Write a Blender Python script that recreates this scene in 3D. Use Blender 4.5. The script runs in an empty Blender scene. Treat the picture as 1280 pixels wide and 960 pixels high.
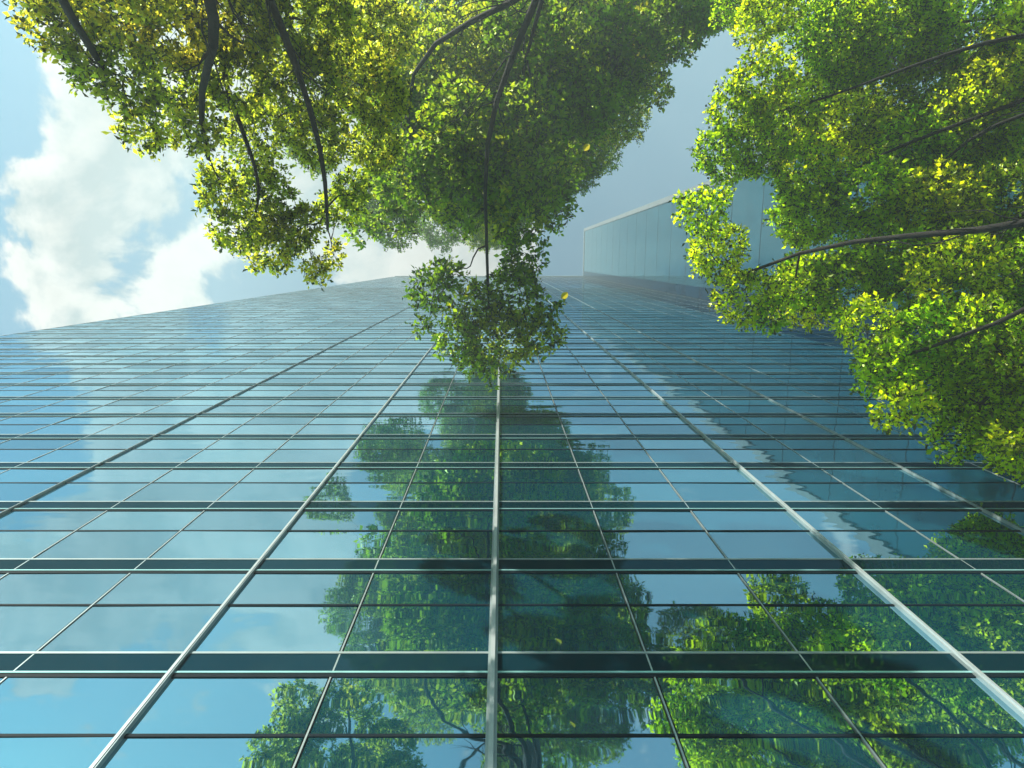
import bpy, math, random
import numpy as np
R = math.radians
random.seed(7)
rng = np.random.default_rng(11)
sc = bpy.context.scene
COL = sc.collection
EYE = 1.6                      # eye height; the camera stands at the origin, 2 m from the glass
D = 2.0                        # facade plane at Y = D

# ------------------------------------------------------------------ helpers
def mesh_obj(name, verts, faces, mat, parent=None, smooth=False, attr=None):
    me = bpy.data.meshes.new(name)
    verts = np.asarray(verts, dtype=np.float32).reshape(-1, 3)
    nf = len(faces)
    if isinstance(faces, np.ndarray):
        k = faces.shape[1]
        me.vertices.add(len(verts)); me.vertices.foreach_set('co', verts.ravel())
        me.loops.add(nf * k); me.loops.foreach_set('vertex_index', faces.ravel().astype(np.int32))
        me.polygons.add(nf)
        me.polygons.foreach_set('loop_start', (np.arange(nf) * k).astype(np.int32))
        me.update(calc_edges=True)
    else:
        me.from_pydata([tuple(map(float, v)) for v in verts], [], [tuple(map(int, f)) for f in faces])
    if smooth:
        me.polygons.foreach_set('use_smooth', np.ones(nf, dtype=bool))
    if attr is not None:
        for an, av in attr.items():
            a = me.attributes.new(an, 'FLOAT', 'FACE')
            a.data.foreach_set('value', np.asarray(av, dtype=np.float32))
    me.materials.append(mat)
    me.update()
    o = bpy.data.objects.new(name, me)
    COL.objects.link(o)
    if parent is not None:
        o.parent = parent
    return o

def thing(name, label, cat, group=None):
    o = bpy.data.objects.new(name, None)
    COL.objects.link(o)
    o['label'] = label; o['category'] = cat
    if group: o['group'] = group
    return o

BF = [(0,3,2,1),(4,5,6,7),(0,1,5,4),(1,2,6,5),(2,3,7,6),(3,0,4,7)]
class MB:
    def __init__(s): s.v = []; s.f = []
    def box(s, x0, x1, y0, y1, z0, z1):
        n = len(s.v)
        s.v += [(x0,y0,z0),(x1,y0,z0),(x1,y1,z0),(x0,y1,z0),(x0,y0,z1),(x1,y0,z1),(x1,y1,z1),(x0,y1,z1)]
        s.f += [tuple(n+i for i in q) for q in BF]
        return s
    def quad(s, a, b, c, d):
        n = len(s.v); s.v += [a,b,c,d]; s.f.append((n,n+1,n+2,n+3)); return s
    def build(s, name, mat, parent=None):
        return mesh_obj(name, s.v, s.f, mat, parent)

def tube(pts, radii, sides, V, F, cap=True):
    pts = np.asarray(pts, float); n = len(pts); base = len(V)
    t = np.gradient(pts, axis=0); t /= np.linalg.norm(t, axis=1)[:, None] + 1e-9
    ref = np.array([0.31, 0.83, 0.46])
    a = np.cross(t, ref); a /= np.linalg.norm(a, axis=1)[:, None] + 1e-9
    b = np.cross(t, a)
    for i in range(n):
        for k in range(sides):
            ph = 2 * math.pi * k / sides
            V.append(pts[i] + radii[i] * (a[i] * math.cos(ph) + b[i] * math.sin(ph)))
    for i in range(n - 1):
        for k in range(sides):
            k2 = (k + 1) % sides
            F.append((base+i*sides+k, base+i*sides+k2, base+(i+1)*sides+k2, base+(i+1)*sides+k))
    if cap:
        F.append(tuple(base + k for k in range(sides))[::-1])
        F.append(tuple(base + (n-1)*sides + k for k in range(sides)))

# ------------------------------------------------------------------ materials
def new_mat(name):
    m = bpy.data.materials.new(name); m.use_nodes = True
    nt = m.node_tree
    for n in list(nt.nodes): nt.nodes.remove(n)
    out = nt.nodes.new('ShaderNodeOutputMaterial')
    return m, nt, out

def noise(nt, scale, detail=4, rough=.5, vec=None, dim='3D'):
    n = nt.nodes.new('ShaderNodeTexNoise'); n.noise_dimensions = dim
    n.inputs['Scale'].default_value = scale; n.inputs['Detail'].default_value = detail
    n.inputs['Roughness'].default_value = rough
    if vec is not None: nt.links.new(vec, n.inputs['Vector'])
    return n

def ramp(nt, fac, stops):
    r = nt.nodes.new('ShaderNodeValToRGB')
    while len(r.color_ramp.elements) < len(stops): r.color_ramp.elements.new(0.5)
    for e, (p, c) in zip(r.color_ramp.elements, stops):
        e.position = p; e.color = (*c, 1)
    nt.links.new(fac, r.inputs['Fac'])
    return r

def mat_metal(name, c, rough=.35, metallic=.6, var=.12):
    m, nt, out = new_mat(name)
    p = nt.nodes.new('ShaderNodeBsdfPrincipled')
    tc = nt.nodes.new('ShaderNodeTexCoord')
    n = noise(nt, 2.3, 6, .65, tc.outputs['Object'])
    lo = tuple(v * (1 - var * 2) for v in c); hi = tuple(min(1, v * (1 + var)) for v in c)
    r = ramp(nt, n.outputs['Fac'], [(.3, lo), (.7, hi)])
    nt.links.new(r.outputs['Color'], p.inputs['Base Color'])
    p.inputs['Specular IOR Level'].default_value = .05 if c[0] < .02 else .5
    p.inputs['Roughness'].default_value = rough; p.inputs['Metallic'].default_value = metallic
    nt.links.new(p.outputs[0], out.inputs['Surface'])
    return m

def mat_glass(name, body, tint, ior, wav=.012, base_refl=.0, vary=False):
    """coated curtain-wall glass: dark tinted body under a strong mirror coat, slightly wavy"""
    m, nt, out = new_mat(name)
    L = nt.links.new
    tc = nt.nodes.new('ShaderNodeTexCoord')
    mp = nt.nodes.new('ShaderNodeMapping'); mp.inputs['Scale'].default_value = (1, 1, 2.2)
    L(tc.outputs['Object'], mp.inputs['Vector'])
    n = noise(nt, 1.3, 2, .4, mp.outputs[0])
    bp = nt.nodes.new('ShaderNodeBump'); bp.inputs['Strength'].default_value = 1
    bp.inputs['Distance'].default_value = wav
    L(n.outputs['Fac'], bp.inputs['Height'])
    body_d = nt.nodes.new('ShaderNodeBsdfDiffuse')
    n2 = noise(nt, .9, 3, .5, tc.outputs['Object'])
    rb = ramp(nt, n2.outputs['Fac'], [(.3, tuple(v*.75 for v in body)), (.7, tuple(v*1.2 for v in body))])
    L(rb.outputs['Color'], body_d.inputs['Color'])
    g = nt.nodes.new('ShaderNodeBsdfGlossy'); g.inputs['Color'].default_value = (*tint, 1)
    if vary:          # every pane comes from a slightly different batch of coating
        ge = nt.nodes.new('ShaderNodeNewGeometry'); oi = nt.nodes.new('ShaderNodeObjectInfo')
        sm = nt.nodes.new('ShaderNodeMath'); sm.operation = 'ADD'
        L(ge.outputs['Random Per Island'], sm.inputs[0]); L(oi.outputs['Random'], sm.inputs[1])
        fc = nt.nodes.new('ShaderNodeMath'); fc.operation = 'FRACT'; L(sm.outputs[0], fc.inputs[0])
        rt = ramp(nt, fc.outputs[0], [(0, tuple(v * .80 for v in tint)), (.5, tint), (1, tuple(min(1, v * 1.08) for v in tint))])
        L(rt.outputs['Color'], g.inputs['Color'])
    n3 = noise(nt, 5, 5, .7, tc.outputs['Object'])
    mr = nt.nodes.new('ShaderNodeMapRange')
    mr.inputs['To Min'].default_value = .004; mr.inputs['To Max'].default_value = .03
    L(n3.outputs['Fac'], mr.inputs['Value']); L(mr.outputs[0], g.inputs['Roughness'])
    L(bp.outputs[0], g.inputs['Normal'])
    fr = nt.nodes.new('ShaderNodeFresnel'); fr.inputs['IOR'].default_value = ior
    L(bp.outputs[0], fr.inputs['Normal'])
    ad = nt.nodes.new('ShaderNodeMath'); ad.operation = 'ADD'; ad.use_clamp = True
    L(fr.outputs[0], ad.inputs[0]); ad.inputs[1].default_value = base_refl
    mx = nt.nodes.new('ShaderNodeMixShader')
    L(ad.outputs[0], mx.inputs[0]); L(body_d.outputs[0], mx.inputs[1]); L(g.outputs[0], mx.inputs[2])
    L(mx.outputs[0], out.inputs['Surface'])
    return m

def mat_leaf(name, stops, trans_stops, tw=.55):
    m, nt, out = new_mat(name); L = nt.links.new
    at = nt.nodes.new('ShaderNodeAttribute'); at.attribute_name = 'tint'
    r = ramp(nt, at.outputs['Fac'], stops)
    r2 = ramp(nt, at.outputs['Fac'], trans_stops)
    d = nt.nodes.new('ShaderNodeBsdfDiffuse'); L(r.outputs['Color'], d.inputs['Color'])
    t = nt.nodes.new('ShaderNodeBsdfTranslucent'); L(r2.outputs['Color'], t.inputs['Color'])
    g = nt.nodes.new('ShaderNodeBsdfGlossy'); g.inputs['Roughness'].default_value = .5
    g.inputs['Color'].default_value = (.12, .15, .05, 1)
    fr = nt.nodes.new('ShaderNodeFresnel'); fr.inputs['IOR'].default_value = 1.38
    mx = nt.nodes.new('ShaderNodeMixShader'); mx.inputs[0].default_value = tw
    L(d.outputs[0], mx.inputs[1]); L(t.outputs[0], mx.inputs[2])
    mg = nt.nodes.new('ShaderNodeMixShader')
    L(fr.outputs[0], mg.inputs[0]); L(mx.outputs[0], mg.inputs[1]); L(g.outputs[0], mg.inputs[2])
    L(mg.outputs[0], out.inputs['Surface'])
    return m

def mat_bark(name, c):
    m, nt, out = new_mat(name); L = nt.links.new
    tc = nt.nodes.new('ShaderNodeTexCoord')
    mp = nt.nodes.new('ShaderNodeMapping'); mp.inputs['Scale'].default_value = (9, 9, 2)
    L(tc.outputs['Object'], mp.inputs['Vector'])
    n = noise(nt, 2.5, 8, .7, mp.outputs[0])
    r = ramp(nt, n.outputs['Fac'], [(.35, tuple(v*.45 for v in c)), (.65, tuple(v*1.3 for v in c))])
    p = nt.nodes.new('ShaderNodeBsdfPrincipled'); p.inputs['Roughness'].default_value = .9
    L(r.outputs['Color'], p.inputs['Base Color'])
    b = nt.nodes.new('ShaderNodeBump'); b.inputs['Distance'].default_value = .02
    L(n.outputs['Fac'], b.inputs['Height']); L(b.outputs[0], p.inputs['Normal'])
    L(p.outputs[0], out.inputs['Surface'])
    return m

M_GLASS = mat_glass('vision_glass', (.004, .045, .070), (.50, .80, .96), 2.5, .0035, .33, True)
M_SPAN = mat_glass('spandrel_glass', (.003, .018, .027), (.12, .28, .37), 1.6, .004)
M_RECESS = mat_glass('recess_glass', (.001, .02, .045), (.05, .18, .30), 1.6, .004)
M_WGLASS = mat_glass('wing_glass', (.008, .045, .065), (.30, .66, .84), 1.9, .006)
M_ALU = mat_metal('pale_aluminium', (.36, .40, .42), .42, .35)
M_TRIM = mat_metal('grey_aluminium_trim', (.30, .36, .38), .35, .5)
M_CYAN = mat_metal('sea_green_drip_edge', (.25, .50, .52), .3, .4)
M_DARK = mat_metal('black_gasket', (.007, .013, .019), .5, 0)
M_WHITE = mat_metal('white_corner_cladding', (.15, .17, .185), .5, 0)
M_CORE = mat_metal('dark_core', (.03, .05, .06), .7, 0)
M_BARK = mat_bark('bark', (.028, .021, .016))
M_BARK2 = mat_bark('bark_dark', (.010, .008, .007))
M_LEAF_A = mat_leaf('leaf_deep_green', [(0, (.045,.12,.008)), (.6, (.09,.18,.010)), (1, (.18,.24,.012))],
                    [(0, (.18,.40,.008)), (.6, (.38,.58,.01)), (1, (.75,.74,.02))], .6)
M_LEAF_B = mat_leaf('leaf_yellow_green', [(0, (.09,.16,.010)), (.6, (.15,.20,.012)), (1, (.24,.23,.015))],
                    [(0, (.42,.60,.03)), (.6, (.68,.76,.04)), (1, (.92,.78,.05))], .74)
M_LEAF_C = mat_leaf('leaf_lime_green', [(0, (.08,.20,.004)), (.6, (.17,.28,.005)), (1, (.28,.33,.006))],
                    [(0, (.30,.72,.003)), (.6, (.70,.95,.004)), (1, (.95,.96,.006))], .8)

# ------------------------------------------------------------------ ground
def mat_ground():
    m, nt, out = new_mat('lawn'); L = nt.links.new
    tc = nt.nodes.new('ShaderNodeTexCoord')
    n = noise(nt, 3, 8, .7, tc.outputs['Object'])
    r = ramp(nt, n.outputs['Fac'], [(.3, (.03,.06,.015)), (.7, (.07,.11,.03))])
    p = nt.nodes.new('ShaderNodeBsdfPrincipled'); p.inputs['Roughness'].default_value = .95
    L(r.outputs['Color'], p.inputs['Base Color']); L(p.outputs[0], out.inputs['Surface']); return m
def mat_paving():
    m, nt, out = new_mat('stone_paving'); L = nt.links.new
    tc = nt.nodes.new('ShaderNodeTexCoord')
    b = nt.nodes.new('ShaderNodeTexBrick'); b.inputs['Scale'].default_value = 1.2
    b.inputs['Color1'].default_value = (.30,.29,.27,1); b.inputs['Color2'].default_value = (.24,.235,.22,1)
    b.inputs['Mortar'].default_value = (.09,.09,.085,1); b.inputs['Mortar Size'].default_value = .012
    L(tc.outputs['Object'], b.inputs['Vector'])
    p = nt.nodes.new('ShaderNodeBsdfPrincipled'); p.inputs['Roughness'].default_value = .85
    L(b.outputs['Color'], p.inputs['Base Color']); L(p.outputs[0], out.inputs['Surface']); return m
g = MB().quad((-900,-900,0),(900,-900,0),(900,900,0),(-900,900,0)).build('ground', mat_ground()); g['kind'] = 'structure'
g = MB().quad((-26,-5.2,.004),(10.45,-5.2,.004),(10.45,1.98,.004),(-26,1.98,.004)).build('pavement', mat_paving()); g['kind'] = 'structure'

# ------------------------------------------------------------------ tower
BAY = .395 * D; MOD = 1.1; X0 = -.022 * D; H = 86.0
Z_BAND0 = 1.525 * D + EYE                  # a band height: z of a band centre
kL, kR = -17, 13
XL = X0 + kL * BAY; XR = X0 + kR * BAY + .14
tower = thing('glass_tower', 'tall blue-green glass skyscraper with a gridded curtain wall rising straight up', 'skyscraper')
nb0 = int(Z_BAND0 // MOD)
zb = [Z_BAND0 + (i - nb0 + 1) * MOD for i in range(79)]
zb = [z for z in zb if z < H + 1.2][:80]
ZT = zb[-1] + .12
# core behind the glass (main slab and the wing that comes forward on the right)
MB().box(XL + .03, XR + .2, D + .06, D + 13, 0, ZT - .02).build('wall', M_CORE, tower)
WX = XR + .02; WY = -1.85 * D
MB().box(WX + .08, WX + 7, WY + .1, D + 12.9, 0, ZT + .3).build('wing_wall', M_CORE, tower)
# parapet
MB().box(XL - .06, XR - .01, D - .06, D + .3, ZT, ZT + .35).build('parapet', M_ALU, tower)

# vision panes, two to a module, each with a very slight tilt of its own
panes = []
BH = .10                                     # half height of a band
for i in range(-1, len(zb) - 1):
    za = (zb[i] + BH) if i >= 0 else 0.05
    zc = zb[i + 1] - BH - .012
    zm = zb[i + 1] - MOD * .47
    for (a, b) in ((za, zm - .011), (zm + .011, zc)):
        if b - a < .1: continue
        for k in range(kL, kR):
            xa = X0 + k * BAY + .012; xb = X0 + (k + 1) * BAY - .012
            panes.append((xa, xb, a, b))
E = R(79.5); Fy, Fz = math.cos(E), math.sin(E)
def proj(x, y, z):
    h = z - EYE; dep = y * Fy + h * Fz
    if dep <= .05: return None
    return 627 + 834 * x / dep, 480 - 834 * (-y * Fz + h * Fy) / dep
def parea(p):
    q = [proj(p[0], D, p[2]), proj(p[1], D, p[3])]
    if None in q: return 0
    xs = sorted((min(1280, max(0, q[0][0])), min(1280, max(0, q[1][0]))))
    ys = sorted((min(960, max(0, q[0][1])), min(960, max(0, q[1][1]))))
    return (xs[1] - xs[0]) * (ys[1] - ys[0])
panes.sort(key=lambda p: -parea(p))
def pane_quad(mb, p):
    tx = random.gauss(0, .0022); tz = random.gauss(0, .0026); o = random.uniform(0, .002)
    xm, zm = (p[0] + p[1]) / 2, (p[2] + p[3]) / 2
    f = lambda x, z: (x, D + o + tx * (x - xm) + tz * (z - zm), z)
    mb.quad(f(p[0], p[2]), f(p[1], p[2]), f(p[1], p[3]), f(p[0], p[3]))
for p in panes[:100]:
    mb = MB(); pane_quad(mb, p); mb.build('glass_pane', M_GLASS, tower)
mb = MB()
for p in panes[100:]: pane_quad(mb, p)
o = mb.build('glass_pane', M_GLASS, tower); o['kind'] = 'stuff'

# bands at every floor line and the thin transoms between them
for i, z in enumerate(zb):
    b = MB().box(XL, XR - .003, D - .003, D + .05, z - BH + .03, z + BH - .018).build('spandrel_band', M_SPAN, tower)
    if i < 46:
        MB().box(XL, XR - .004, D - .006, D + .048, z + BH - .018, z + BH).build('top_trim', M_TRIM, b)
        MB().box(XL, XR - .004, D - .008, D + .048, z - BH + .016, z - BH + .030).build('drip_edge', M_CYAN, b)
        MB().box(XL, XR - .005, D - .004, D + .046, z - BH - .012, z - BH + .016).build('shadow_gap', M_DARK, b)
    if i > 0:
        zm = z - MOD * .47
        MB().box(XL, XR - .006, D - .003, D + .04, zm - .009, zm + .009).build('transom', M_DARK, tower)
# vertical mullions; a few of them carry deep pale fins
FINS = {0: (.024, .050), -2: (.013, .026), -5: (.006, .010), 3: (.013, .036), 5: (.007, .008)}
for k in range(kL, kR + 1):
    x = X0 + k * BAY
    if k in FINS:
        w, dp = FINS[k]
        m_ = MB().box(x - w, x + w, D - .022, D + .05, 0, ZT).build('mullion', M_TRIM, tower)
        MB().box(x - w * .45, x + w * .45, D - dp, D - .022, 0, ZT).build('fin', M_ALU, m_)
    else:
        MB().box(x - .004, x + .004, D - .0035, D + .05, 0, ZT).build('mullion', M_TRIM, tower)
# wing: a smooth glass side face coming towards the viewer on the right
ny = 7; wys = [WY + .12 + (D - .02 - WY - .12) * i / ny for i in range(ny + 1)]
mb = MB(); nfl = 24; fh = ZT / nfl
for i in range(ny):
    for j in range(nfl):
        ya, yb = wys[i], wys[i+1]; za, zc = j * fh + .02, (j + 1) * fh - .02
        t = random.gauss(0, .0007); s = random.gauss(0, .0007)
        ym, zmm = (ya + yb) / 2, (za + zc) / 2
        f = lambda y, z: (WX + .04 + t * (y - ym) + s * (z - zmm), y, z)
        mb.quad(f(yb, za), f(ya, za), f(ya, zc), f(yb, zc))
mb.build('wing_glass', M_WGLASS, tower)['kind'] = 'stuff'
for j in range(1, nfl):
    MB().box(WX + .036, WX + .079, WY + .11, D - .62, j * fh - .018, j * fh + .018).build('wing_transom', M_DARK, tower)
MB().box(WX - .04, WX + .3, WY - .22, WY + .1, 0, ZT + .5).build('corner_column', M_WHITE, tower)
MB().box(WX - .05, WX + .05, D - .62, D - .012, 0, ZT).build('corner_recess', M_RECESS, tower)
MB().box(WX - .03, WX + .5, WY + .1, D + 1, ZT + .3, ZT + .6).build('wing_parapet', M_ALU, tower)

# ------------------------------------------------------------------ trees
def leaves(clumps, dens, L0, seed, flat=.78):
    """leaf sprigs on the outer part of each clump; returns vertices, quads, tint and a few sprig anchors"""
    g = np.random.default_rng(seed)
    SP, AX, TN = [], [], []
    anchors = []
    for (cx, cy, cz, r) in clumps:
        n = max(10, int(dens * r * r))
        d = g.normal(size=(n, 3)); d /= np.linalg.norm(d, axis=1)[:, None]
        # lumpy radius: small lobes so the outline is uneven
        lob = g.normal(size=(9, 3)); lob /= np.linalg.norm(lob, axis=1)[:, None]
        dl = (d @ lob.T).max(axis=1)
        rad = r * (.62 + .55 * np.clip((dl - .55) / .45, 0, 1)) * g.uniform(.35, 1, n) ** .45
        p = np.array([cx, cy, cz]) + d * rad[:, None] * np.array([1, 1, flat])
        ax = d + g.normal(scale=.55, size=(n, 3)) + np.array([0, 0, -.15]); ax /= np.linalg.norm(ax, axis=1)[:, None]
        SP.append(p); AX.append(ax)
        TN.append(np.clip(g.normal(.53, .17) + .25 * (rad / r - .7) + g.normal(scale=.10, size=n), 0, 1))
        k = min(n, 7); anchors.append(((cx, cy, cz, r), p[g.choice(n, k, replace=False)]))
    SP = np.concatenate(SP); AX = np.concatenate(AX); TN = np.concatenate(TN)
    K = 10; n = len(SP)
    V = np.zeros((n, K, 4, 3), np.float32); T = np.zeros((n, K), np.float32)
    ref = g.normal(size=(n, 3)); side = np.cross(AX, ref); side /= np.linalg.norm(side, axis=1)[:, None]
    for j in range(K):
        s = (j / (K - 1)) * L0 * 2.1
        sgn = 1 if j % 2 else -1
        base = SP + AX * s[..., None] if hasattr(s, '__len__') else SP + AX * s
        base = base + g.normal(scale=L0 * .25, size=(n, 3))
        ld = side * sgn * .9 + AX * .7 + g.normal(scale=.45, size=(n, 3)); ld /= np.linalg.norm(ld, axis=1)[:, None]
        wn = np.array([0, 0, 1.]) * .3 + g.normal(scale=.75, size=(n, 3))
        w = np.cross(ld, wn); w /= np.linalg.norm(w, axis=1)[:, None] + 1e-6
        up = np.cross(w, ld)
        L = L0 * g.uniform(.45, 1.5, n)[:, None]
        V[:, j, 0] = base
        V[:, j, 1] = base + ld * L * .48 + w * L * .29 + up * L * .07
        V[:, j, 2] = base + ld * L - up * L * .10
        V[:, j, 3] = base + ld * L * .48 - w * L * .29 + up * L * .07
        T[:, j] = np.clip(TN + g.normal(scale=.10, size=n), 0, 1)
    V = V.reshape(-1, 3)
    F = np.arange(len(V), dtype=np.int32).reshape(-1, 4)
    return V, F, T.ravel(), anchors

def wobble(a, b, n, amp, g, sag=0):
    a = np.array(a, float); b = np.array(b, float)
    t = np.linspace(0, 1, n)[:, None]
    p = a + (b - a) * t
    L = np.linalg.norm(b - a)
    for f in (1, 1.9):
        p += np.sin(math.pi * t * f + g.uniform(0, 6)) * g.normal(size=3) * amp * L / f * np.sin(math.pi * t)
    p[:, 2] += sag * L * np.sin(math.pi * t[:, 0])
    return p

def make_tree(name, label, trunk, trunk_r, clumps, leafmat, barkmat, dens, L0, seed, nlimb, group=None, limb_start=.35, thick=1.0):
    root = thing(name, label, 'tree', group)
    root.location = tuple(trunk[0]); ox = np.array(trunk[0], float)
    g = np.random.default_rng(seed + 100)
    # smooth trunk path
    tp = np.array(trunk, float); tt = np.linspace(0, len(tp) - 1, 40)
    path = np.stack([np.interp(tt, range(len(tp)), tp[:, c]) for c in range(3)], 1)
    for _ in range(4): path[1:-1] = (path[:-2] + path[1:-1] * 2 + path[2:]) / 4
    path[1:-1] += np.cumsum(g.normal(scale=.012, size=(38, 3)), axis=0) * np.array([1, 1, 0])
    rr = trunk_r * (1 - .86 * np.linspace(0, 1, 40)); rr[0] *= 1.5; rr[1] *= 1.15
    V, F = [], []; tube(path - ox, rr, 12, V, F)
    mesh_obj('trunk', V, F, barkmat, root, smooth=True)
    # clump centres gathered into limbs (k-means)
    C = np.array([c[:3] for c in clumps]); k = min(nlimb, len(C))
    cen = C[g.choice(len(C), k, replace=False)]
    for _ in range(12):
        lab = ((C[:, None] - cen[None]) ** 2).sum(-1).argmin(1)
        for i in range(k):
            if (lab == i).any(): cen[i] = C[lab == i].mean(0)
    Vl, Fl, T, anchors = leaves(clumps, dens, L0, seed)
    for i in range(k):
        idx = np.where(lab == i)[0]
        if not len(idx): continue
        j0 = int(40 * limb_start)
        dz = path[j0:, 2] - (cen[i][2] - .55 * np.linalg.norm(path[j0:, :2] - cen[i][:2], axis=1))
        j = j0 + int(np.abs(dz).argmin()) + int(g.integers(-5, 6)); j = max(6, min(j, 37))
        st = path[j]
        limb = wobble(st, cen[i], 14, .15 if nlimb > 20 else .09, g, sag=-.05)
        r0 = min(rr[j] * .6, .03 + .03 * np.linalg.norm(cen[i] - st)) * thick
        lr = r0 * (1 - .75 * np.linspace(0, 1, 14))
        V, F = [], []; tube(limb - ox, lr, 8, V, F)
        for q in range(2, 10):                 # short forked side twigs along the limb
            for _ in range(2):
                e_ = limb[q] + (limb[min(q + 1, 13)] - limb[q - 1]) * g.uniform(.3, .9) + np.clip(g.normal(size=3), -1.3, 1.3) * .045 * np.linalg.norm(cen[i] - st)
                tw = wobble(limb[q], e_, 6, .12, g); tr = max(.003, lr[q] * .28) * (1 - .75 * np.linspace(0, 1, 6))
                tube(tw - ox, tr, 5, V, F)
                tube(wobble(tw[3], tw[3] + (e_ - limb[q]) * .5 + g.normal(size=3) * .08, 4, .1, g) - ox, tr[3] * .6 * np.array([1, .8, .5, .25]), 4, V, F)
        NP = [limb[q] for q in range(3, 14)]; NR = [lr[q] for q in range(3, 14)]
        order = sorted(idx, key=lambda c: ((limb - C[c]) ** 2).sum(1).min())
        for c in order:                        # each bough grows from the nearest wood already there
            P = np.array(NP); vec = C[c] - P; dist = np.linalg.norm(vec, axis=1)
            back = np.linalg.norm(P - st, axis=1) - np.linalg.norm(C[c] - st)
            cost = dist + 1.2 * np.clip(back, 0, None) + .25 * g.random(len(P))
            q = int(cost.argmin())
            sb = wobble(NP[q], C[c], 8, .10, g, sag=-.03)
            sr = max(.006, NR[q] * .62) * (1 - .72 * np.linspace(0, 1, 8))
            tube(sb - ox, sr, 6, V, F)
            NP += [sb[w_] for w_ in (2, 4, 6, 7)]; NR += [sr[w_] for w_ in (2, 4, 6, 7)]
            for a in anchors[c][1]:
                s0 = sb[int(g.integers(4, 8))]
                tw = wobble(s0, a, 5, .12, g)
                tube(tw - ox, max(.0025, sr[-1] * .6) * (1 - .7 * np.linspace(0, 1, 5)), 4, V, F)
        mesh_obj('limb', V, F, barkmat, root, smooth=True)
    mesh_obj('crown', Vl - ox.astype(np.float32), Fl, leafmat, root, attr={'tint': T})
    return root

def cl(rows):          # (X, Y, height above the eye, radius)
    return [(x, y, h + EYE, r) for x, y, h, r in rows]

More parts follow.
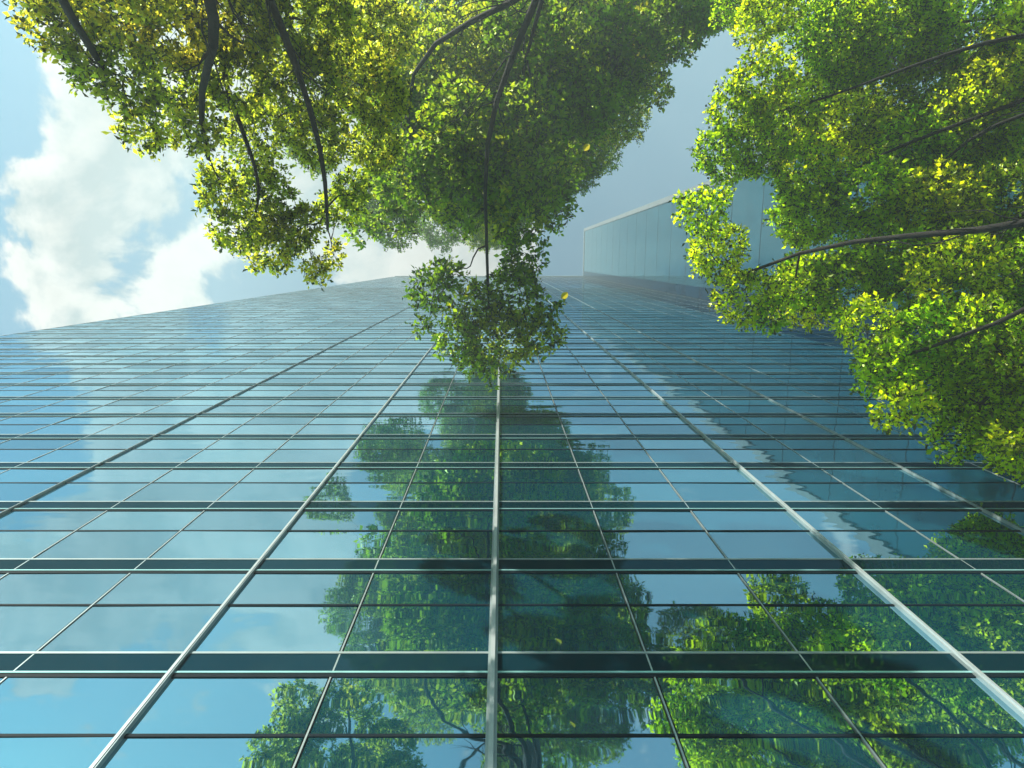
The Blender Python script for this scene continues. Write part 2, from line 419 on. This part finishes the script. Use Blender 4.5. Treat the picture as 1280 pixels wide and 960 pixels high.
#CLUMPS-BEGIN
T1 = cl([
    (-1.61,-3.31,11.37,0.67), (-0.69,-3.16,10.85,0.66), (0.15,-3.12,10.37,0.63), (0.97,-3.26,11.18,0.65), (1.8,-3.47,11.32,0.63), (2.72,-3.79,11.78,0.58), 
    (3.62,-4.35,12.71,0.44), (-1.34,-2.28,11.03,0.6), (-0.43,-2.12,10.25,0.56), (0.32,-2.06,9.95,0.52), (1.24,-2.55,11.2,0.56), (2.05,-3.01,11.58,0.46), 
    (2.67,-2.92,12.15,0.2), (-1.54,-1.27,10.12,0.44), (-0.83,-1.14,10,0.46), (-0.13,-1.2,9.6,0.46), (0.49,-1.18,9.86,0.41), (0.96,-1.45,10.69,0.31), 
    (0.15,-0.62,9.8,0.41), (0.73,-0.73,10.01,0.27), (-0.53,-0.7,9.72,0.26), (-1.46,-0.63,9.88,0.24), (-2,-0.46,9.95,0.2), (0.31,-0.11,9.47,0.26), 
    (-0.97,0.43,9.36,0.28), (-0.73,0.21,9.21,0.18), (-0.3,0.64,9.18,0.35), (0.28,0.46,9.29,0.35), (-0.59,1.05,8.88,0.28), (-0.06,1.09,9.21,0.4), 
    (0.45,0.98,9.23,0.3), (-0.23,1.34,8.69,0.2), (0.15,0.16,9.54,0.19), (-1.11,0.88,9.33,0.11), (0.67,0.64,9.18,0.12), (-1.7,-2.91,10.45,0.55), 
    (-0.78,-2.69,9.72,0.53), (0.2,-2.94,9.33,0.51), (0.72,-2.88,10.03,0.53), (1.69,-3.11,10.41,0.53), (2.65,-3.52,10.66,0.47), (3.05,-3.81,11.57,0.36), 
    (-1.45,-1.96,10.06,0.5), (-0.52,-1.71,8.69,0.43), (0.4,-1.74,8.92,0.42), (1.11,-2.13,9.84,0.44), (1.73,-2.68,10.54,0.38), (2.3,-2.47,10.81,0.16), 
    (-1.22,-1.1,8.77,0.34), (-0.73,-1.15,8.89,0.37), (-0.32,-1.09,8.93,0.39), (0.43,-0.93,8.7,0.32), (2.51,-6.78,20.16,0.63), (0.48,-5.59,19.97,0.99), 
    (2.84,-5.25,21.94,0.6), (-3.61,-5.27,18.14,0.92), (1.88,-2.74,20.99,0.98), (0.42,-8.66,18.89,0.88), (-1.63,-4.03,24.17,1.01), (2.05,-4.94,20.71,0.99), 
    (-1.56,-3.58,25.98,0.66), (-1.96,-7.32,15.96,0.74), (0.86,-4.7,26.22,0.67), (-3.15,-3.18,22.64,1.02), (0.93,-2.74,25.54,0.89), (-0.18,-5.41,24.14,0.97), 
    (2.92,-5.71,18,0.87), (-0.43,-3.01,27.8,0.7), (-3.71,-7.62,18.39,1), (-3.67,-1.68,19.6,0.73), (1.96,-3.8,19.79,0.84), (-1.67,-4.07,24.44,1.03), 
    (0.45,-2.36,23.28,1.04), (0.59,-1.99,29.3,0.74), (-0.24,-2.66,14.51,1.02), (0.04,-2.75,27.73,0.71), (1.92,-5.02,17.94,0.96), (-3.4,-3.78,24.23,0.72), 
    (0.64,-2.49,21.65,0.61), (0.83,-3.53,18.22,1.05), (3.34,-7,17.77,0.93), (3.18,-3.89,23.81,0.92), (-1.32,-6.34,22.24,0.85), (-1.98,-7.77,19.46,0.75), 
    (-0.83,-3.71,19.38,0.99), (2.3,-6.08,13.31,0.67), (0.43,-3.16,27,0.85), (-0.48,-5.41,20.87,0.97), (-0.31,-2.28,29.44,1.02), (2.5,-7.41,19.26,0.86), 
    (2.19,-4.57,23.67,0.62), (3.19,-6.65,18.07,0.75), (1.79,-3.64,26.76,1), (-1,-5.39,23.86,0.84), (-0.28,-1.44,29.29,0.92), (-3.39,-4.48,21.22,0.71), 
    (0.59,-4.02,25.35,0.77), (1,-3.74,25.44,0.91), (-0.64,-4.09,26.02,0.68), (-2.14,-1.36,25.47,0.98), (-2.02,-5.94,18.3,0.83), (-0.39,-2.45,13.5,1.01), 
    (-0.01,-6.64,15.18,1.04), (2.13,-3.62,15.74,1.02), (1.86,-4.37,24.03,0.65), (-5,-2.98,18.62,0.67), (0.93,-6.02,17.03,1.04), (-4.03,-6,17.89,1.01), 
    (1.38,-7.22,14.25,0.92), (0.18,-7.89,13.45,0.69), (-1.72,-2.57,13.58,1.04), (5.17,-6.08,16.55,0.91), (0.54,-3.8,24.02,0.69), (-0.28,-8.29,18.98,0.94), 
    (1.58,-3.28,13.63,0.71), (-1.37,-8.39,19,0.69), (2.23,-4.45,18.75,0.61), (2.13,-8.74,16.15,1.02), (2.27,-3.04,21.21,0.92), (-1.86,-3.62,18.87,0.61), 
    (-0.31,-4.15,25.93,0.65), (-0.63,-1.79,29.07,0.88), (-2.83,-4.96,22.9,0.61), (0.44,-5.35,20.21,0.62), (-0.94,-1.55,16.02,0.74), (3.85,-4.37,21.98,0.72), 
    (-3.79,-5.06,18.53,0.76), (-1.9,-3.18,27.57,0.66), (-0.72,-3.15,24.73,0.97), (-2.04,-3.67,22.98,0.63), (1.28,-5.09,20.85,0.81), (-2,-8.87,17.66,1), 
    (-0.34,-4.33,17.75,0.84), (0.27,-2.67,27.08,0.8), (2.06,-2.78,26.95,0.69), (1.57,-2.72,28.15,0.6), (-1.28,-1.59,13.06,0.79), (-3.25,-8.68,14.53,0.88), 
    (-3.56,-4.55,21.43,0.63), (0.9,-2.83,20.2,0.94), (-1.55,-2.22,18.35,0.86), (-1.1,-6.23,14.95,1.03), (0.38,-8.83,15.59,0.79), (-3.01,-1.19,18.02,0.84), 
    (-2.03,-6.11,20.96,0.86), (2.01,-3.25,24.97,0.75), (-1.27,-2.01,18.02,0.74), (-3.13,-4.49,16.45,0.77), (1,-5.97,18.42,0.64), (-0.04,-1.61,29.41,0.99), 
    (-2.77,-9.14,13.04,0.7), (3.28,-5.25,17.05,0.71), (-0.38,-6.1,20.28,0.64), (0.46,-2.09,26.05,0.6), (-0.79,-1.35,29.39,0.85), (2.61,-4.66,21.08,0.93), 
    (-0.6,-3.53,13.45,0.81), (0.05,-5.35,25.17,0.74), (1.63,-4.22,24.05,1.01), (-0.52,-3.77,26.71,0.92), (-1.67,-2.81,27.5,1.02), (-0.61,-3.68,17.7,1), 
    (-0.96,-4.56,23.39,0.68), (1.83,-5.38,20.9,0.79), (0.84,-5.19,19.9,0.99), (-1.85,-10.3,13.19,0.81), (-0.33,-1.58,25.24,0.76), (-0.94,-8.13,17.37,0.9), 
    (0.06,-2.67,29.1,1.04), (-0.16,-2.83,28.32,0.83), (0.57,-5.15,25.47,0.93), (0.12,-2.62,23.68,1.03), (-0.27,-1.71,27.35,0.97), (-0.24,-2.44,22.48,0.63), 
    (-0.77,-7.15,20.28,0.7), (-1.12,-6.66,22.53,0.75), (1.29,-1.91,23.48,0.64), 
])
T2 = cl([
    (-2.51,-1.33,4.1,0.16), (-2.5,-1.54,4.64,0.22), (-2.17,-1.53,4.76,0.24), (-1.83,-1.68,5.05,0.28), (-1.46,-1.83,5.58,0.35), (-2.36,-1.12,4.08,0.13), 
    (-2.15,-1.03,4.13,0.16), (-2.26,-1.24,4.99,0.21), (-1.95,-1.36,5.22,0.26), (-1.55,-1.39,5.57,0.3), (-2.19,-0.8,4.3,0.12), (-2.12,-0.9,4.87,0.15), 
    (-2.04,-1.08,5.85,0.25), (-1.5,-1.01,5.81,0.24), (-2.12,-0.54,5.21,0.16), (-1.97,-0.58,5.64,0.22), (-2.07,-0.24,5.25,0.15), (-1.93,-0.17,5.64,0.22), 
    (-1.67,-0.26,5.59,0.18), (-1.53,0.08,5.57,0.09), (-1.42,-0.05,5.76,0.07), (-1.29,-0.58,5.97,0.16), (-1.19,-1.47,6.16,0.34), (-1.13,-0.96,6.27,0.23), 
    (-1.22,-2.06,6.59,0.38), (-1.48,-0.45,6.17,0.15), (-2.68,-1.6,4.3,0.17), (-2.14,-1.67,4.37,0.25), (-1.77,-2.13,5.28,0.36), 
])
T3 = cl([
    (2.75,-2.52,7.47,0.31), (3.58,-2.47,7.8,0.47), (4.13,-2.43,7.55,0.53), (4.68,-2.25,7.23,0.52), (4.99,-1.9,6.78,0.48), (2.57,-1.7,6.95,0.3), 
    (2.31,-1.45,7.01,0.25), (2.13,-0.99,6.75,0.24), (2.9,-1.47,7.13,0.31), (2.5,-1.05,6.86,0.28), (3.69,-1.3,7.22,0.36), (4.42,-1.71,7.49,0.44), 
    (4.1,-1.04,6.84,0.38), (4.66,-1.33,6.8,0.45), (1.74,-0.42,5.86,0.19), (1.94,-0.05,6.11,0.23), (2.16,0.3,5.96,0.24), (2.98,-0.81,6.75,0.31), 
    (2.96,-0.42,6.55,0.27), (3.42,-0.59,6.45,0.36), (3.99,-0.4,6.3,0.39), (4.75,-0.56,6.46,0.44), (2.71,0.21,6.12,0.26), (3.13,0.18,6.18,0.31), 
    (3.64,0.03,6.19,0.35), (3.79,0.13,5.59,0.35), (4.52,0.1,5.85,0.39), (2.96,0.51,5.39,0.2), (3,0.85,5.1,0.21), (2.96,1.07,4.84,0.16), 
    (3.42,0.59,5.29,0.28), (3.76,0.6,5.09,0.32), (3.49,1.03,5.22,0.24), (3.6,1.36,5.08,0.2), (3.81,1.09,5.02,0.27), (3.78,1.35,4.7,0.21), 
    (4.18,0.77,5.2,0.33), (2.36,0.48,5.84,0.12), (3.63,-1.86,7.79,0.28), (5.73,-1.41,7.17,0.6), (5.02,-0.18,6,0.52), (4.45,0.77,5.16,0.39), 
    (6.18,-1.97,8.65,0.82), (5.1,0.89,6.57,0.46), (4.07,-2.45,8.43,0.49), (3.21,-1.06,7.5,0.27), (4.99,-0.22,7.56,0.47), (2.95,-3.06,8.64,0.38), 
    (4.67,-2.79,8.46,0.62), (5.99,-2.29,8.12,0.6), (3.17,-1.49,7.96,0.36), (4.07,-1.51,8.26,0.44), (4.54,-1.15,7.8,0.45), (3.13,-0.5,7.15,0.31), 
    (4.7,-0.51,7.27,0.47), (3.01,0.35,6.72,0.3), (3.85,-0.09,6.84,0.41), (5.25,0.19,6.93,0.49), (3.51,0.92,5.92,0.25), (3.79,0.58,5.95,0.33), 
    (3.77,1.01,5.67,0.27), (4.43,1.34,5.73,0.33), (5.03,0.96,6.04,0.4), (4.13,-2.17,8.43,0.31), (5.62,-0.07,6.8,0.62), 
])
#CLUMPS-END

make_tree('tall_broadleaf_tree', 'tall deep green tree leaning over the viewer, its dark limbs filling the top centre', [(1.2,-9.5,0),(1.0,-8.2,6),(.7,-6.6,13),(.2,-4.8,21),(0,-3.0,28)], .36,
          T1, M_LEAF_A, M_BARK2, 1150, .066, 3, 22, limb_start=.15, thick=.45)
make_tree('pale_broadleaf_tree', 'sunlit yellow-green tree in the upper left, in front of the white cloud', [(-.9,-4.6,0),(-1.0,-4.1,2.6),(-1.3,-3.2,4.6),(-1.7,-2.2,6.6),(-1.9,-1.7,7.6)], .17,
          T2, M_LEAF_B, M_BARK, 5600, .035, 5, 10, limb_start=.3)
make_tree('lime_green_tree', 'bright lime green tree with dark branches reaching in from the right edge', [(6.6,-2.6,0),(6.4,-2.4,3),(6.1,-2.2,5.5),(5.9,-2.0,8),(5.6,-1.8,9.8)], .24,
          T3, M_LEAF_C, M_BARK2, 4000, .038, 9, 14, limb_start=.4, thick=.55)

# a loose yellow leaf drifting down beside the small bough
def loose_leaf(x, y, z, s, label):
    V, F = [], []
    n = 10
    for i in range(n + 1):
        t = i / n; w = s * .34 * math.sin(math.pi * t) ** .8
        V += [(-w, (t - .5) * s, .10 * s * (1 - (w / s) * 2)), (0, (t - .5) * s, -.05 * s * math.sin(math.pi * t)), (w, (t - .5) * s, .10 * s)]
    for i in range(n):
        a = i * 3
        F += [(a, a + 1, a + 4, a + 3), (a + 1, a + 2, a + 5, a + 4)]
    o = mesh_obj('loose_leaf', V, F, M_YEL); o.location = (x, y, z); o.rotation_euler = (.3, .2, .8)
    o['label'] = label; o['category'] = 'leaf'; o['group'] = 'loose yellow leaves in the air'
M_YEL = mat_leaf('yellow_leaf', [(0, (.35,.28,.02)), (1, (.42,.33,.03))], [(0, (.6,.5,.04)), (1, (.7,.55,.05))])
loose_leaf(.56, .31, 6.0 + EYE, .085, 'tiny yellow leaf drifting beside the small bough below the canopy')
loose_leaf(.80, -1.05, 6.6 + EYE, .085, 'tiny yellow leaf against blue sky at the right tip of the dark canopy')

# ------------------------------------------------------------------ sun and sky
SUN = np.array([-1.5, -1.9, 1.0]); SUN /= np.linalg.norm(SUN)
elev = math.asin(SUN[2]); az = math.atan2(SUN[0], SUN[1])      # az clockwise from +Y
ld = bpy.data.lights.new('sun', 'SUN'); ld.energy = 5; ld.angle = R(.55); ld.color = (1, .93, .78)
lo = bpy.data.objects.new('sun', ld); COL.objects.link(lo); lo.location = (-20, -18, 55)
from mathutils import Vector
lo.rotation_euler = Vector(-SUN).to_track_quat('-Z', 'Y').to_euler()

w = bpy.data.worlds.new('World'); sc.world = w; w.use_nodes = True
nt = w.node_tree; L = nt.links.new
for n in list(nt.nodes): nt.nodes.remove(n)
def N(t, **kw):
    n = nt.nodes.new(t)
    for k_, v in kw.items(): setattr(n, k_, v)
    return n
def math_(op, a, b=None, clamp=False):
    n = N('ShaderNodeMath', operation=op, use_clamp=clamp)
    for i, v in enumerate((a, b)):
        if v is None: continue
        if isinstance(v, (int, float)): n.inputs[i].default_value = v
        else: L(v, n.inputs[i])
    return n.outputs[0]
sky = N('ShaderNodeTexSky', sky_type='NISHITA'); sky.sun_disc = False
sky.sun_elevation = elev; sky.sun_rotation = az; sky.altitude = 0
sky.air_density = 1.2; sky.dust_density = 1.0; sky.ozone_density = .6
tc = N('ShaderNodeTexCoord'); sp = N('ShaderNodeSeparateXYZ'); L(tc.outputs['Generated'], sp.inputs[0])
zc = math_('MAXIMUM', sp.outputs[2], .06)
u = math_('DIVIDE', sp.outputs[0], zc); v = math_('DIVIDE', sp.outputs[1], zc)
def uvvec(du=0, dv=0, z=0):
    c = N('ShaderNodeCombineXYZ'); L(math_('ADD', u, du), c.inputs[0]); L(math_('ADD', v, dv), c.inputs[1]); c.inputs[2].default_value = z
    return c.outputs[0]
def cloudnoise(du, dv):
    a = noise(nt, 5.0, 10, .58, uvvec(du, dv, 3.3)); a.inputs['Distortion'].default_value = .35
    return a.outputs['Fac']
# cumulus banks: (u, v, radius, weight)
BL = [(-.58,-.10,.15,.20), (-.70,.0,.13,.20), (-.52,.02,.12,.20), (-.74,-.24,.12,-.15), (-.78,.10,.08,-.15), (-.06,-.03,.13,.34), (-.17,-.02,.10,.22), (-.32,-.10,.15,.25), (-.30,-.32,.16,.24), (-.46,-.17,.10,.16), (-.62,-.42,.10,.16), (-.14,-.13,.11,.25), (-.58,-.30,.11,.2), (-.46,-.42,.16,.24),
      (-.34,-.58,.18,.30), (-.76,-.50,.16,.25), (-.3,-.95,.3,.12), (.2,-1.3,.35,.1), (1.5,-1.6,.6,.12)]
mask = None
for (bu, bv, br, wt) in BL:
    du = math_('SUBTRACT', u, bu); dv = math_('SUBTRACT', v, bv)
    d2 = math_('ADD', math_('MULTIPLY', du, du), math_('MULTIPLY', dv, dv))
    e = math_('MULTIPLY', math_('POWER', 2.718, math_('MULTIPLY', d2, -1 / (br * br))), wt)
    mask = e if mask is None else math_('ADD', mask, e)
mask = math_('MINIMUM', mask, .34)
n1 = cloudnoise(0, 0); n2 = cloudnoise(-.025, -.03)
dens = math_('ADD', n1, mask)
mr = N('ShaderNodeMapRange', interpolation_type='SMOOTHSTEP'); L(dens, mr.inputs['Value'])
mr.inputs['From Min'].default_value = .635; mr.inputs['From Max'].default_value = .715
lit = math_('ADD', math_('MULTIPLY', math_('SUBTRACT', n1, n2), 7.0), .55, True)
thick = N('ShaderNodeMapRange'); L(dens, thick.inputs['Value'])
thick.inputs['From Min'].default_value = .74; thick.inputs['From Max'].default_value = .98
thick.inputs['To Min'].default_value = 1; thick.inputs['To Max'].default_value = .72
ccol = N('ShaderNodeMix', data_type='RGBA'); L(lit, ccol.inputs[0])
ccol.inputs[6].default_value = (2.6, 3.0, 3.15, 1); ccol.inputs[7].default_value = (5.6, 5.3, 5.0, 1)
cm = N('ShaderNodeVectorMath', operation='SCALE'); L(ccol.outputs[2], cm.inputs[0]); L(thick.outputs[0], cm.inputs['Scale'])
# teal summer sky: tinted Nishita
tint = N('ShaderNodeMix', data_type='RGBA', blend_type='MULTIPLY'); tint.inputs[0].default_value = 1
L(sky.outputs[0], tint.inputs[6]); tint.inputs[7].default_value = (.38, 1.02, 1.16, 1)
mixc = N('ShaderNodeMix', data_type='RGBA'); L(mr.outputs[0], mixc.inputs[0]); L(tint.outputs[2], mixc.inputs[6]); L(cm.outputs[0], mixc.inputs[7])
bg = N('ShaderNodeBackground'); bg.inputs['Strength'].default_value = .064
wo = N('ShaderNodeOutputWorld'); L(mixc.outputs[2], bg.inputs['Color']); L(bg.outputs[0], wo.inputs['Surface'])

# ------------------------------------------------------------------ haze
HAZE = 0.0068
if HAZE:
    m, nt2, out = new_mat('haze_air')
    pv = nt2.nodes.new('ShaderNodeVolumePrincipled')
    pv.inputs['Color'].default_value = (.78, .94, 1, 1); pv.inputs['Density'].default_value = HAZE
    pv.inputs['Anisotropy'].default_value = .2
    nt2.links.new(pv.outputs[0], out.inputs['Volume'])
    hz = MB().box(-40, 40, -40, 40, -1, 96).build('haze', m); hz['kind'] = 'stuff'

# ------------------------------------------------------------------ camera and render settings
cd = bpy.data.cameras.new('camera'); cam = bpy.data.objects.new('camera', cd); COL.objects.link(cam)
cam.location = (0, 0, EYE); cam.rotation_euler = (R(90 + 79.5), 0, 0)
cd.sensor_width = 36; cd.lens = 834 / 1280 * 36; cd.shift_x = 13 / 1280; cd.clip_end = 3000
sc.camera = cam
sc.view_settings.view_transform = 'Standard'; sc.view_settings.look = 'None'
sc.view_settings.exposure = 1.42; sc.view_settings.gamma = 1
sc.render.engine = 'CYCLES'
sc.cycles.max_bounces = 8; sc.cycles.transmission_bounces = 4; sc.cycles.volume_bounces = 0
sc.cycles.use_denoising = True
